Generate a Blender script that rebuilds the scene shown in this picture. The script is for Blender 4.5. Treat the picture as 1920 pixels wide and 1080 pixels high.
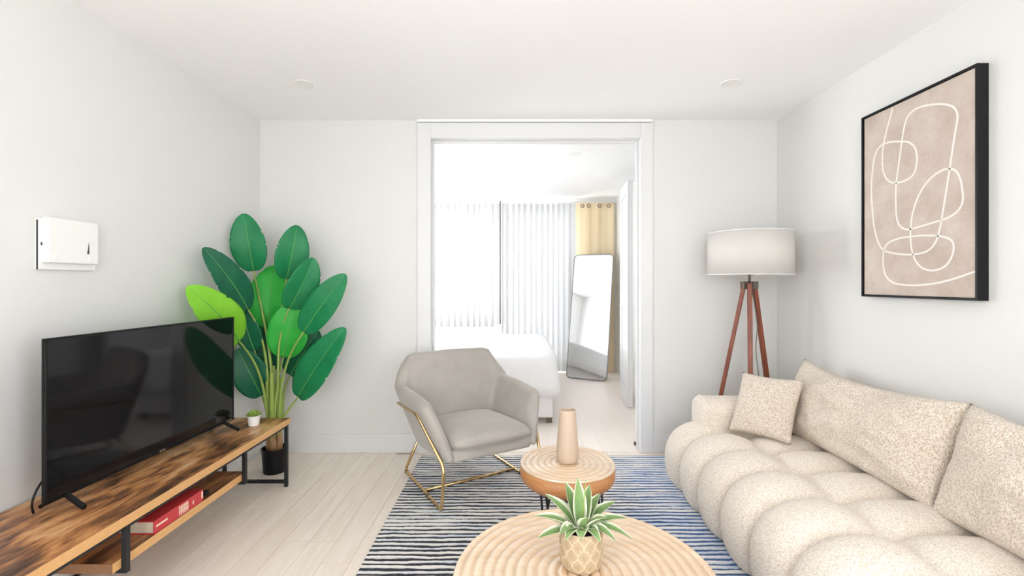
import bpy, bmesh, math, random
from mathutils import Vector, Matrix
R = math.radians
sc = bpy.context.scene
for o in list(bpy.data.objects):
    bpy.data.objects.remove(o)

# ------------------------------------------------------------------ camera
F, CX, CY, EYE = 864.0, 967.0, 530.0, 1.2525
cam_d = bpy.data.cameras.new('camera')
cam_d.sensor_width = 36.0
cam_d.lens = 36.0 * F / 1920.0
cam_d.shift_x = -(CX - 960.0) / 1920.0
cam_d.shift_y = -(540.0 - CY) / 1920.0
cam_d.clip_start = 0.05
cam = bpy.data.objects.new('camera', cam_d)
sc.collection.objects.link(cam)
cam.location = (0, 0, EYE)
cam.rotation_euler = (R(90), 0, 0)
sc.camera = cam

# ------------------------------------------------------------------ world: bright overcast sky
SKY = 12.0
w = bpy.data.worlds.new('sky')
sc.world = w
w.use_nodes = True
bg = w.node_tree.nodes['Background']
bg.inputs['Color'].default_value = (0.97, 0.99, 1.03, 1)
bg.inputs['Strength'].default_value = SKY

def portal(name, loc, rot, sx, sy):
    l = bpy.data.lights.new(name, 'AREA')
    l.shape = 'RECTANGLE'; l.size = sx; l.size_y = sy
    l.cycles.is_portal = True
    o = bpy.data.objects.new(name, l)
    o.location = loc; o.rotation_euler = rot
    sc.collection.objects.link(o)
portal('window_portal', (-0.93, 6.63, 1.5), (R(-90), 0, 0), 1.36, 1.66)
portal('window_portal', (0.33, 6.63, 1.2), (R(-90), 0, 0), 1.0, 2.26)
portal('window_portal', (0.0, -1.68, 1.3), (R(90), 0, 0), .8, 1.8)  # portals from here on serve the added, unseen fill windows
portal('window_portal', (-1.965, -.75, 1.4), (0, R(-90), 0), 1.8, 1.1)
portal('window_portal', (2.008, -.75, 1.4), (0, R(90), 0), 1.8, 1.1)
portal('window_portal', (-1.98, 4.75, 1.45), (0, R(-90), 0), 1.5, 1.5)

sc.view_settings.view_transform = 'Standard'
sc.view_settings.look = 'None'
sc.view_settings.gamma = 1.0
sc.view_settings.use_curve_mapping = False
sc.view_settings.exposure = 0.08
cy = sc.cycles
cy.use_denoising = True
cy.max_bounces = 12
cy.diffuse_bounces = 8
cy.glossy_bounces = 4
cy.transmission_bounces = 6
cy.transparent_max_bounces = 12
cy.sample_clamp_indirect = 12.0
cy.caustics_reflective = False
cy.caustics_refractive = False

# ------------------------------------------------------------------ helpers
col = sc.collection
def px(x, y, Y):
    """point seen at photo pixel (x, y) at depth Y"""
    return Vector(((x - CX) / F * Y, Y, EYE - (y - CY) / F * Y))

def tag(o, label=None, cat=None, group=None, kind=None):
    if label: o['label'] = label
    if cat: o['category'] = cat
    if group: o['group'] = group
    if kind: o['kind'] = kind
    return o

def thing(name, loc, label=None, cat=None, group=None, kind=None, rot=(0, 0, 0)):
    o = bpy.data.objects.new(name, None)
    o.empty_display_size = 0.1
    o.location = loc; o.rotation_euler = rot
    col.objects.link(o)
    return tag(o, label, cat, group, kind)

def top_of(o):
    while o.parent: o = o.parent
    return o

class MB:
    def __init__(s):
        s.v = []; s.f = []; s.uv = None; s.at = None
    def box(s, x0, x1, y0, y1, z0, z1):
        b = len(s.v)
        s.v += [Vector(p) for p in ((x0,y0,z0),(x1,y0,z0),(x1,y1,z0),(x0,y1,z0),(x0,y0,z1),(x1,y0,z1),(x1,y1,z1),(x0,y1,z1))]
        s.f += [tuple(b+i for i in q) for q in ((0,3,2,1),(4,5,6,7),(0,1,5,4),(1,2,6,5),(2,3,7,6),(3,0,4,7))]
        return s
    def bar(s, p, q, w, h, up=(0,0,1)):
        p, q = Vector(p), Vector(q)
        d = (q - p).normalized(); up = Vector(up)
        if abs(d.dot(up)) > .98: up = Vector((0,1,0))
        a = d.cross(up).normalized() * (w/2); c = a.cross(d).normalized() * (h/2)
        b = len(s.v)
        for e in (p, q):
            s.v += [e-a-c, e+a-c, e+a+c, e-a+c]
        s.f += [tuple(b+i for i in t) for t in ((3,2,1,0),(4,5,6,7),(0,1,5,4),(1,2,6,5),(2,3,7,6),(3,0,4,7))]
        return s
    def tube(s, pts, r, n=10, cap=True, closed=False):
        pts = [Vector(p) for p in pts]
        m = len(pts)
        rad = r if isinstance(r, (list, tuple)) else [r]*m
        b = len(s.v); prev = None
        for i, p in enumerate(pts):
            if closed: t = pts[(i+1) % m] - pts[i-1]
            else: t = pts[min(i+1, m-1)] - pts[max(i-1, 0)]
            t = t.normalized()
            if prev is None:
                u = t.orthogonal().normalized()
            else:
                u = (prev - t*prev.dot(t)).normalized()
            prev = u; k = t.cross(u)
            for j in range(n):
                a = 2*math.pi*j/n
                s.v.append(p + (u*math.cos(a) + k*math.sin(a))*rad[i])
        for i in range(m if closed else m-1):
            i2 = (i+1) % m
            for j in range(n):
                j2 = (j+1) % n
                s.f.append((b+i*n+j, b+i*n+j2, b+i2*n+j2, b+i2*n+j))
        if cap and not closed:
            s.f.append(tuple(b+j for j in reversed(range(n))))
            s.f.append(tuple(b+(m-1)*n+j for j in range(n)))
        return s
    def lathe(s, prof, c, n=48, fn=None, cap=True):
        """prof: list of (r, z); axis at c"""
        b = len(s.v); c = Vector(c)
        for (r, z) in prof:
            for j in range(n):
                a = 2*math.pi*j/n
                rr = r if fn is None else fn(r, z, a)
                s.v.append(c + Vector((rr*math.cos(a), rr*math.sin(a), z)))
        for i in range(len(prof)-1):
            for j in range(n):
                j2 = (j+1) % n
                s.f.append((b+i*n+j, b+i*n+j2, b+(i+1)*n+j2, b+(i+1)*n+j))
        if cap and prof[0][0] > 1e-6: s.f.append(tuple(b+j for j in reversed(range(n))))
        k = b+(len(prof)-1)*n
        if cap and prof[-1][0] > 1e-6: s.f.append(tuple(k+j for j in range(n)))
        return s
    def grid(s, fn, nu, nv, uv=False, flip=False):
        b = len(s.v)
        if uv and s.uv is None: s.uv = []
        for i in range(nu+1):
            for j in range(nv+1):
                s.v.append(Vector(fn(i/nu, j/nv)))
                if uv: s.uv.append((i/nu, j/nv))
        for i in range(nu):
            for j in range(nv):
                q = (b+i*(nv+1)+j, b+(i+1)*(nv+1)+j, b+(i+1)*(nv+1)+j+1, b+i*(nv+1)+j+1)
                s.f.append(q[::-1] if flip else q)
        return s
    def ext(s, poly, axis, a0, a1):
        """extrude a 2-D polygon along an axis; axis 'x': poly is (y,z); 'y': (x,z); 'z': (x,y)"""
        b = len(s.v); n = len(poly)
        for a in (a0, a1):
            for (p, q) in poly:
                s.v.append(Vector((a,p,q)) if axis == 'x' else Vector((p,a,q)) if axis == 'y' else Vector((p,q,a)))
        s.f.append(tuple(b+i for i in reversed(range(n)))); s.f.append(tuple(b+n+i for i in range(n)))
        for i in range(n):
            j = (i+1) % n
            s.f.append((b+i, b+j, b+n+j, b+n+i))
        return s
    def build(s, name, mat, parent=None, smooth=False, loc=None, local=False, bevel=0, seg=2, sub=0, fix=False):
        off = Vector((0,0,0))
        if parent is not None and not local: off = top_of(parent).location.copy()
        if loc is not None: off = Vector(loc)
        me = bpy.data.meshes.new(name)
        me.from_pydata([tuple(p - off) for p in s.v], [], s.f)
        if fix:
            bm = bmesh.new(); bm.from_mesh(me)
            bmesh.ops.remove_doubles(bm, verts=bm.verts, dist=1e-5)
            bmesh.ops.recalc_face_normals(bm, faces=bm.faces)
            bm.to_mesh(me); bm.free()
        if s.uv is not None and not fix:
            ul = me.uv_layers.new(name='UVMap')
            for l in me.loops: ul.data[l.index].uv = s.uv[l.vertex_index]
        if s.at is not None and not fix:
            a = me.attributes.new('relief', 'FLOAT', 'POINT')
            a.data.foreach_set('value', s.at)
        if smooth: me.polygons.foreach_set('use_smooth', [True]*len(me.polygons))
        me.materials.append(mat)
        me.update()
        o = bpy.data.objects.new(name, me)
        col.objects.link(o)
        if loc is not None: o.location = loc
        if parent is not None: o.parent = parent
        if bevel:
            m = o.modifiers.new('bevel', 'BEVEL'); m.width = bevel; m.segments = seg; m.limit_method = 'ANGLE'
            m.angle_limit = R(40)
        if sub:
            m = o.modifiers.new('subdivision', 'SUBSURF'); m.levels = sub; m.render_levels = sub
        return o

def bez(p0, p1, p2, p3, n):
    p0, p1, p2, p3 = map(Vector, (p0, p1, p2, p3))
    out = []
    for i in range(n+1):
        t = i/n; u = 1-t
        out.append(p0*u**3 + p1*3*u*u*t + p2*3*u*t*t + p3*t**3)
    return out

def catmull(pts, n=8, closed=False):
    pts = [Vector(p) for p in pts]; m = len(pts); out = []
    rng = range(m) if closed else range(m-1)
    for i in rng:
        if closed: a, b, c, d = pts[i-1], pts[i], pts[(i+1) % m], pts[(i+2) % m]
        else: a, b, c, d = pts[max(i-1,0)], pts[i], pts[i+1], pts[min(i+2, m-1)]
        for k in range(n):
            t = k/n
            out.append(0.5*((2*b) + (c-a)*t + (2*a-5*b+4*c-d)*t*t + (3*b-a-3*c+d)*t**3))
    if not closed: out.append(pts[-1])
    return out

def round_path(pts, r, n=5):
    """polyline with rounded corners"""
    pts = [Vector(p) for p in pts]; out = [pts[0]]
    for i in range(1, len(pts)-1):
        a, b, c = pts[i-1], pts[i], pts[i+1]
        d1 = (a-b); d2 = (c-b)
        k = min(r, d1.length*.45, d2.length*.45)
        p, q = b + d1.normalized()*k, b + d2.normalized()*k
        for j in range(n+1):
            t = j/n; u = 1-t
            out.append(p*u*u + b*2*u*t + q*t*t)
    out.append(pts[-1])
    return out

# ------------------------------------------------------------------ materials
class N:
    """tiny node helper"""
    def __init__(s, name):
        s.m = bpy.data.materials.new(name); s.m.use_nodes = True
        s.t = s.m.node_tree; s.t.nodes.clear()
        s.out = s.t.nodes.new('ShaderNodeOutputMaterial')
    def n(s, typ, **kw):
        nd = s.t.nodes.new(typ)
        ins = kw.pop('ins', {})
        for k, v in kw.items(): setattr(nd, k, v)
        for k, v in ins.items(): s.set(nd, k, v)
        return nd
    def set(s, nd, k, v):
        i = nd.inputs[k]
        if isinstance(v, bpy.types.NodeSocket): s.t.links.new(v, i)
        elif isinstance(v, bpy.types.Node): s.t.links.new(v.outputs[0], i)
        else:
            if hasattr(i.default_value, '__len__') and len(i.default_value) == 4 and len(v) == 3: v = (*v, 1)
            i.default_value = v
    def coord(s, scale=(1,1,1), kind='Object', rot=(0,0,0)):
        tc = s.n('ShaderNodeTexCoord')
        mp = s.n('ShaderNodeMapping', ins={'Vector': tc.outputs[kind], 'Scale': scale, 'Rotation': rot})
        return mp.outputs[0]
    def noise(s, vec, scale, detail=3, rough=.5, dist=0.0):
        return s.n('ShaderNodeTexNoise', ins={'Vector': vec, 'Scale': scale, 'Detail': detail, 'Roughness': rough, 'Distortion': dist}).outputs['Fac']
    def math(s, op, a, b=None, c=None):
        nd = s.n('ShaderNodeMath', operation=op)
        s.set(nd, 0, a)
        if b is not None: s.set(nd, 1, b)
        if c is not None: s.set(nd, 2, c)
        return nd.outputs[0]
    def ramp(s, fac, stops, interp='LINEAR'):
        nd = s.n('ShaderNodeValToRGB', ins={'Fac': fac})
        cr = nd.color_ramp; cr.interpolation = interp
        while len(cr.elements) < len(stops): cr.elements.new(0.5)
        for e, (p, c) in zip(cr.elements, stops):
            e.position = p; e.color = (*c, 1) if len(c) == 3 else c
        return nd.outputs[0]
    def mix(s, fac, a, b):
        nd = s.n('ShaderNodeMix', data_type='RGBA')
        s.set(nd, 0, fac); s.set(nd, 6, a); s.set(nd, 7, b)
        return nd.outputs[2]
    def maprange(s, v, a, b, c=0.0, d=1.0):
        return s.n('ShaderNodeMapRange', interpolation_type='SMOOTHSTEP', ins={'Value': v, 'From Min': a, 'From Max': b, 'To Min': c, 'To Max': d}).outputs[0]
    def bump(s, h, strength, dist=.01):
        return s.n('ShaderNodeBump', ins={'Height': h, 'Strength': strength, 'Distance': dist}).outputs[0]
    def prin(s, color, rough=.5, metal=0.0, normal=None, **kw):
        nd = s.n('ShaderNodeBsdfPrincipled')
        s.set(nd, 'Base Color', color); s.set(nd, 'Roughness', rough); s.set(nd, 'Metallic', metal)
        if normal is not None: s.set(nd, 'Normal', normal)
        for k, v in kw.items(): s.set(nd, k.replace('_', ' '), v)
        return nd.outputs[0]
    def done(s, sh):
        s.t.links.new(sh, s.out.inputs[0]); return s.m

def flat(name, color, rough=.5, metal=0.0, nscale=0, nstr=.1, var=0.0, **kw):
    m = N(name); c = color; nm = None
    if nscale:
        v = m.coord(); h = m.noise(v, nscale, 3)
        nm = m.bump(h, nstr, .005)
        if var: c = m.mix(h, [x*(1-var) for x in color], [min(1, x*(1+var)) for x in color])
    return m.done(m.prin(c, rough, metal, nm, **kw))

M = {}
M['wall'] = flat('painted_wall', (.73, .728, .71), .55, nscale=160, nstr=.03)
M['ceil'] = flat('painted_ceiling', (.90, .90, .905), .6, nscale=120, nstr=.02)
M['trim'] = flat('painted_trim', (.735, .74, .745), .35)
M['white'] = flat('white_plastic', (.83, .83, .81), .35)
M['black'] = flat('black_metal', (.014, .015, .017), .4, nscale=200, nstr=.04, Specular_IOR_Level=.35)
M['blackplastic'] = flat('black_plastic', (.006, .006, .007), .35, Specular_IOR_Level=.25)
M['dark'] = flat('dark_gap', (.05, .05, .05), .6)
M['gold'] = flat('brushed_gold', (.72, .50, .25), .24, 1.0)
M['mirror'] = flat('mirror_glass', (.93, .94, .95), .01, 1.0)
M['mframe'] = flat('mirror_frame', (.25, .24, .23), .3, .8)
M['steel'] = flat('steel', (.6, .58, .54), .3, 1.0)
M['bronze'] = flat('aged_bronze', (.16, .14, .11), .4, .7)

def plank_mat():
    m = N('pale_oak_floor')
    oi = m.n('ShaderNodeObjectInfo')
    v = m.coord((9, .9, 1))
    off = m.n('ShaderNodeVectorMath', operation='ADD')
    m.set(off, 0, v)
    cmb = m.n('ShaderNodeCombineXYZ'); m.set(cmb, 0, m.math('MULTIPLY', oi.outputs['Random'], 40.0)); m.set(cmb, 1, m.math('MULTIPLY', oi.outputs['Random'], 17.0))
    m.set(off, 1, cmb.outputs[0])
    g = m.noise(off.outputs[0], 3.0, 4, .6, .6)
    c = m.ramp(g, [(.25, (.82, .715, .625)), (.55, (.89, .80, .715)), (.8, (.93, .86, .79))])
    tint = m.mix(oi.outputs['Random'], (.93, .92, .91), (1.0, 1.0, 1.0))
    mul = m.n('ShaderNodeMix', data_type='RGBA', blend_type='MULTIPLY'); m.set(mul, 0, 1.0); m.set(mul, 6, c); m.set(mul, 7, tint)
    return m.done(m.prin(mul.outputs[2], .33, 0, m.bump(g, .06, .004)))
M['plank'] = plank_mat()
def bed_floor():
    m = N('pale_oak_floor_far')
    v = m.coord((1, 1, 1))
    br = m.n('ShaderNodeTexBrick', ins={'Vector': m.coord((1,1,1), rot=(0,0,R(90))), 'Color1': (.90,.82,.75,1), 'Color2': (.88,.79,.72,1), 'Mortar': (.72,.62,.54,1), 'Scale': 1.0, 'Mortar Size': .0012, 'Brick Width': 1.3, 'Row Height': .13})
    return m.done(m.prin(br.outputs[0], .42))
M['bedfloor'] = bed_floor()

def rustic(name):
    m = N(name)
    v = m.coord((9, 2.0, 9))
    a = m.noise(v, 2.2, 6, .62, .9)
    b = m.noise(m.coord((26, 1.6, 26)), 2.5, 4, .6, .4)
    big = m.noise(m.coord((4.0, 1.8, 4.0)), 1.9, 3, .55, .6)
    t = m.math('ADD', m.math('MULTIPLY', a, .75), m.math('MULTIPLY', b, .25))
    t = m.math('ADD', m.math('MULTIPLY', t, .55), m.math('MULTIPLY', big, .45))
    c = m.ramp(t, [(.37, (.028, .014, .009)), (.43, (.11, .05, .026)), (.48, (.27, .115, .048)), (.53, (.50, .23, .085)), (.60, (.66, .40, .20)), (.68, (.72, .52, .34))])
    return m.done(m.prin(c, .33, 0, m.bump(b, .12, .002), Specular_IOR_Level=.45))
M['rustic'] = rustic('rustic_wood')
M['edge'] = flat('tan_edge_band', (.66, .37, .15), .4, nscale=60, nstr=.05, var=.12)

def tablewood():  # paler than the drum wood: doorway sheen put into the colour
    m = N('honey_wood_sheen')
    a = m.noise(m.coord((2, 14, 14)), 2.0, 4, .6, .6)
    c = m.ramp(a, [(.3, (.66, .45, .27)), (.6, (.76, .57, .39)), (.8, (.82, .66, .50))])
    return m.done(m.prin(c, .30, 0, None, Specular_IOR_Level=.6, Coat_Weight=1.0, Coat_Roughness=.2, Coat_IOR=2.0))
M['tablewood'] = tablewood()
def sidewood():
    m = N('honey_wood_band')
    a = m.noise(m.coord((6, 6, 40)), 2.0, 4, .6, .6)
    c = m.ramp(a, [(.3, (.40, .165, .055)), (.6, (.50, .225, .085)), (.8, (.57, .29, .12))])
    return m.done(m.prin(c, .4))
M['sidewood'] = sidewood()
def lampwood():
    m = N('reddish_walnut')
    a = m.noise(m.coord((40, 40, 4)), 1.5, 3, .5, .3)
    c = m.ramp(a, [(.3, (.16, .034, .014)), (.7, (.27, .066, .027))])
    return m.done(m.prin(c, .4))
M['lampwood'] = lampwood()

def boucle(name, lo, hi, scale=150, strength=.9):
    m = N(name)
    v = m.coord()
    vo = m.n('ShaderNodeTexVoronoi', ins={'Vector': v, 'Scale': scale}).outputs['Distance']
    n2 = m.noise(v, scale*.6, 3, .6)
    h = m.math('SUBTRACT', n2, m.math('MULTIPLY', vo, .6))
    c = m.mix(m.maprange(h, -.1, .45), lo, hi)
    return m.done(m.prin(c, .95, 0, m.bump(h, strength, .006), Sheen_Weight=.25, Sheen_Roughness=.6, Specular_IOR_Level=.1))
M['boucle'] = boucle('cream_boucle', (.66, .555, .45), (.89, .825, .74), 230, .7)
M['boucle2'] = boucle('tan_boucle', (.54, .435, .335), (.84, .76, .66), 200, .9)
def velvet():
    m = N('grey_velvet')
    v = m.coord()
    a = m.noise(v, 7, 4, .6, .3)
    c = m.mix(a, (.33, .305, .275), (.47, .44, .40))
    fine = m.noise(v, 400, 2)
    return m.done(m.prin(c, .85, 0, m.bump(fine, .15, .002), Sheen_Weight=.55, Sheen_Roughness=.35, Specular_IOR_Level=.15))
M['velvet'] = velvet()
def cloth(name, c, tr, transp=0.0):
    m = N(name)
    wv = m.noise(m.coord((60, 60, 60)), 5, 2)
    d = m.n('ShaderNodeBsdfDiffuse', ins={'Color': c}).outputs[0]
    t = m.n('ShaderNodeBsdfTranslucent', ins={'Color': c}).outputs[0]
    sh = m.n('ShaderNodeMixShader', ins={0: tr, 1: d, 2: t}).outputs[0]
    if transp:
        tp = m.n('ShaderNodeBsdfTransparent', ins={'Color': (1,1,1)}).outputs[0]
        sh = m.n('ShaderNodeMixShader', ins={0: transp, 1: sh, 2: tp}).outputs[0]
    return m.done(sh)
M['sheer'] = cloth('sheer_voile', (.62, .62, .625), .05, .008)
M['drape'] = cloth('cream_drape', (.86, .72, .50), .30)
M['linen'] = flat('white_bedspread', (.80, .80, .80), .8, nscale=90, nstr=.1)
M['shade'] = cloth('lamp_shade_linen', (.88, .86, .83), .45)
def glass():
    m = N('window_glass')
    tp = m.n('ShaderNodeBsdfTransparent', ins={'Color': (.97,.98,.98)}).outputs[0]
    g = m.n('ShaderNodeBsdfGlossy', ins={'Color': (1,1,1), 'Roughness': .02}).outputs[0]
    return m.done(m.n('ShaderNodeMixShader', ins={0: .06, 1: tp, 2: g}).outputs[0])
M['glass'] = glass()
M['ceramic'] = flat('matte_beige_ceramic', (.56, .44, .335), .6, nscale=120, nstr=.03)
M['bookred'] = flat('red_cover', (.52, .035, .045), .35)
M['print'] = flat('pale_print', (.85, .66, .52), .6)
M['paper'] = flat('book_paper', (.62, .55, .42), .8, nscale=300, nstr=.3)

# ------------------------------------------------------------------ setting
XL, XR, YB, ZC = -1.885, 1.928, 3.40, 2.45
YF = -1.60                     # wall behind the camera
YW = 6.54                      # far wall of the bedroom
OX0, OX1, OZ = -.625, .917, 2.314   # doorway
def struct(name, mb, mat, **kw):
    o = mb.build(name, mat, **kw); o['kind'] = 'structure'; return o

fl = struct('floor', MB().box(XL-.1, XR+.1, YF-.1, YB+.01, -.08, -.008), M['bedfloor'], loc=(0,0,0))
rnd = random.Random(5)
pw = .127; x = XL; k = 0
cache = {}
while x < XR:
    x1 = min(x+pw, XR)
    y = YF - rnd.uniform(0, 1.2)
    while y < YB:
        ln = rnd.choice((1.0, 1.3, 1.6))
        a, b = max(y, YF), min(y+ln, YB)
        if b - a > .05:
            mb = MB().box(x+.0007, x1-.0007, a+.0007, b-.0007, -.0075, 0)
            mb.build('plank', M['plank'], parent=fl)
        y += ln
    x += pw
struct('floor_bedroom', MB().box(-2.0, 1.6, YB+.012, YW+.12, -.08, 0), M['bedfloor'], loc=(0,0,0))
struct('ceiling', MB().box(XL-.1, XR+.1, YF-.1, YB+.12, ZC, ZC+.1), M['ceil'], loc=(0,0,0))
struct('ceiling_bedroom', MB().box(-2.0, 1.6, YB+.12, YW+.12, ZC, ZC+.1), M['ceil'], loc=(0,0,0))
def side_wall(name, win, x0, x1):
    a, b, c, d = -1.30, -.20, .50, 2.30      # unseen window behind the camera, added for fill light
    m = MB().box(x0, x1, YF-.1, a, 0, ZC).box(x0, x1, b, YB+.12, 0, ZC).box(x0, x1, a, b, 0, c).box(x0, x1, a, b, d, ZC)
    struct(name, m, M['wall'], loc=(0,0,0))
    r = thing(win, ((x0+x1)/2, (a+b)/2, c), kind='structure')
    for q in ((a, a+.05, c, d), (b-.05, b, c, d), (a+.05, b-.05, c, c+.05), (a+.05, b-.05, d-.05, d)):
        MB().box(x0+.03, x1-.03, *q).build('window_frame', M['trim'], r)
    MB().box((x0+x1)/2-.003, (x0+x1)/2+.003, a+.05, b-.05, c+.05, d-.05).build('pane', M['glass'], r)
side_wall('wall_left', 'fill_window_5', XL-.1, XL)
side_wall('wall_right', 'fill_window_6', XR, XR+.1)
wb = MB().box(XL, OX0-.02, YB, YB+.12, 0, ZC).box(OX1+.02, XR, YB, YB+.12, 0, ZC).box(OX0-.02, OX1+.02, YB, YB+.12, OZ+.02, ZC)
struct('wall_back', wb, M['wall'], loc=(0,0,0))
# wall behind the camera with a wide unseen window added to light the room
WX0, WX1, WZ0, WZ1 = -.40, .40, .40, 2.20
wf = MB().box(XL, WX0, YF-.1, YF, 0, ZC).box(WX1, XR, YF-.1, YF, 0, ZC).box(WX0, WX1, YF-.1, YF, 0, WZ0).box(WX0, WX1, YF-.1, YF, WZ1, ZC)
struct('wall_front', wf, M['wall'], loc=(0,0,0))
def window(name, x0, x1, z0, z1, y0, y1, muls, mat, rail=None):
    r = thing(name, ((x0+x1)/2, (y0+y1)/2, z0), kind='structure')
    fw = .05
    MB().box(x0, x0+fw, y0, y1, z0, z1).build('window_frame', mat, r)
    MB().box(x1-fw, x1, y0, y1, z0, z1).build('window_frame', mat, r)
    MB().box(x0+fw, x1-fw, y0, y1, z0, z0+fw).build('window_frame', mat, r)
    MB().box(x0+fw, x1-fw, y0, y1, z1-fw, z1).build('window_frame', mat, r)
    xs = [x0+fw] + muls + [x1-fw]
    for mx in muls: MB().box(mx-.02, mx+.02, y0, y1, z0+fw, z1-fw).build('mullion', mat, r)
    ym = (y0+y1)/2
    for a, b in zip(xs[:-1], xs[1:]):
        MB().box(a+(.02 if a in muls else 0), b-(.02 if b in muls else 0), ym-.003, ym+.003, z0+fw, z1-fw).build('pane', M['glass'], r)
    return r
window('fill_window_3', WX0, WX1, WZ0, WZ1, YF-.09, YF-.03, [0.0], M['trim'])
# bedroom shell
W1 = (-1.60, -.26, .70, 2.32); W2 = (-.15, .80, .08, 2.32)
wfar = MB().box(-1.9, W1[0], YW, YW+.12, 0, ZC).box(W1[0], W1[1], YW, YW+.12, 0, W1[2]).box(W1[0], W2[1], YW, YW+.12, 2.32, ZC)
wfar.box(W1[1], W2[0], YW, YW+.12, 0, 2.32).box(W2[0], W2[1], YW, YW+.12, 0, W2[2]).box(W2[1], 1.42, YW, YW+.12, 0, ZC)
struct('wall_far', wfar, M['wall'], loc=(0,0,0))
LY0, LY1, LZ0, LZ1 = 4.0, 5.50, .70, 2.20
wl_ = MB().box(-2.0, -1.9, YB+.12, LY0, 0, ZC).box(-2.0, -1.9, LY1, YW+.12, 0, ZC).box(-2.0, -1.9, LY0, LY1, 0, LZ0).box(-2.0, -1.9, LY0, LY1, LZ1, ZC)
struct('wall_bedroom_left', wl_, M['wall'], loc=(0,0,0))
r4 = thing('fill_window_4', (-1.95, (LY0+LY1)/2, LZ0), kind='structure')  # unseen side window, added to light the bedroom and spill through the doorway
for q in ((LY0, LY0+.05, LZ0, LZ1), (LY1-.05, LY1, LZ0, LZ1), (LY0+.05, LY1-.05, LZ0, LZ0+.05), (LY0+.05, LY1-.05, LZ1-.05, LZ1), (4.73, 4.77, LZ0+.05, LZ1-.05)):
    MB().box(-1.98, -1.92, *q).build('window_frame', M['trim'], r4)
for q in ((LY0+.05, 4.73), (4.77, LY1-.05)):
    MB().box(-1.953, -1.947, *q, LZ0+.05, LZ1-.05).build('pane', M['glass'], r4)
struct('wall_bedroom_right', MB().box(1.42, 1.52, YB+.12, YW+.12, 0, ZC), M['wall'], loc=(0,0,0))
window('window_1', *W1[:2], *W1[2:], YW+.03, YW+.09, [-.93], M['trim'])
window('window_2', *W2[:2], *W2[2:], YW+.03, YW+.09, [], M['trim'])
# bedroom closet door standing open against the right side
d = thing('door_1', (1.15, 4.86, 0), kind='structure', rot=(0, 0, math.atan2(-.045, .52)))
MB().box(0, .04, -.26, .26, .006, 2.28).build('door_leaf', M['trim'], d, local=True)
for a, b, c, e in ((-.26, -.17, .006, 2.28), (.17, .26, .006, 2.28), (-.17, .17, 2.15, 2.28), (-.17, .17, .006, .17), (-.17, .17, 1.0, 1.12)):
    MB().box(-.012, 0, a, b, c, e).build('door_stile', M['trim'], d, local=True, bevel=.003)
# doorway trim
t = thing('trim_1', ((OX0+OX1)/2, YB, 0), kind='structure')
CW = .098; cz = 2.424
MB().box(OX0-CW, OX0, YB-.02, YB, 0, cz).build('side_casing', M['trim'], t, bevel=.003)
MB().box(OX1, OX1+CW-.008, YB-.02, YB, 0, cz).build('side_casing', M['trim'], t, bevel=.003)
MB().box(OX0, OX1, YB-.02, YB, OZ, cz).build('head_casing', M['trim'], t, bevel=.003)
MB().box(OX0-CW, OX1+CW-.008, YB-.024, YB, cz+.009, ZC).build('head_cap', M['ceil'], t)
MB().box(OX0-.02, OX0, YB, YB+.13, 0, OZ).build('jamb', M['trim'], t)
MB().box(OX1, OX1+.02, YB, YB+.13, 0, OZ).build('jamb', M['trim'], t)
MB().box(OX0-.02, OX1+.02, YB, YB+.13, OZ, OZ+.02).build('head_jamb', M['trim'], t)
MB().box(OX0, OX0+.014, YB+.05, YB+.085, 0, OZ).build('door_stop', M['trim'], t, bevel=.002)
MB().box(OX1-.014, OX1, YB+.05, YB+.085, 0, OZ).build('door_stop', M['trim'], t, bevel=.002)
MB().box(OX0+.014, OX1-.014, YB+.05, YB+.085, OZ-.014, OZ).build('door_stop', M['trim'], t, bevel=.002)
MB().box(OX1-.028, OX1-.014, YB+.055, YB+.075, .03, .055).build('floor_bolt', M['bronze'], t, bevel=.002)
# baseboards
def bb(name, x0, x1, y0, y1):
    struct(name, MB().box(x0, x1, y0, y1, 0, .14), M['trim'], loc=((x0+x1)/2, (y0+y1)/2, 0), bevel=.004)
bb('baseboard_left', XL, XL+.014, YF, YB-.014)
bb('baseboard_right', XR-.014, XR, YF, YB-.014)
bb('baseboard_back_left', XL, OX0-CW, YB-.014, YB)
bb('baseboard_back_right', OX1+CW-.008, XR, YB-.014, YB)
bb('baseboard_bedroom', .82, 1.42, YW-.014, YW)

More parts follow.
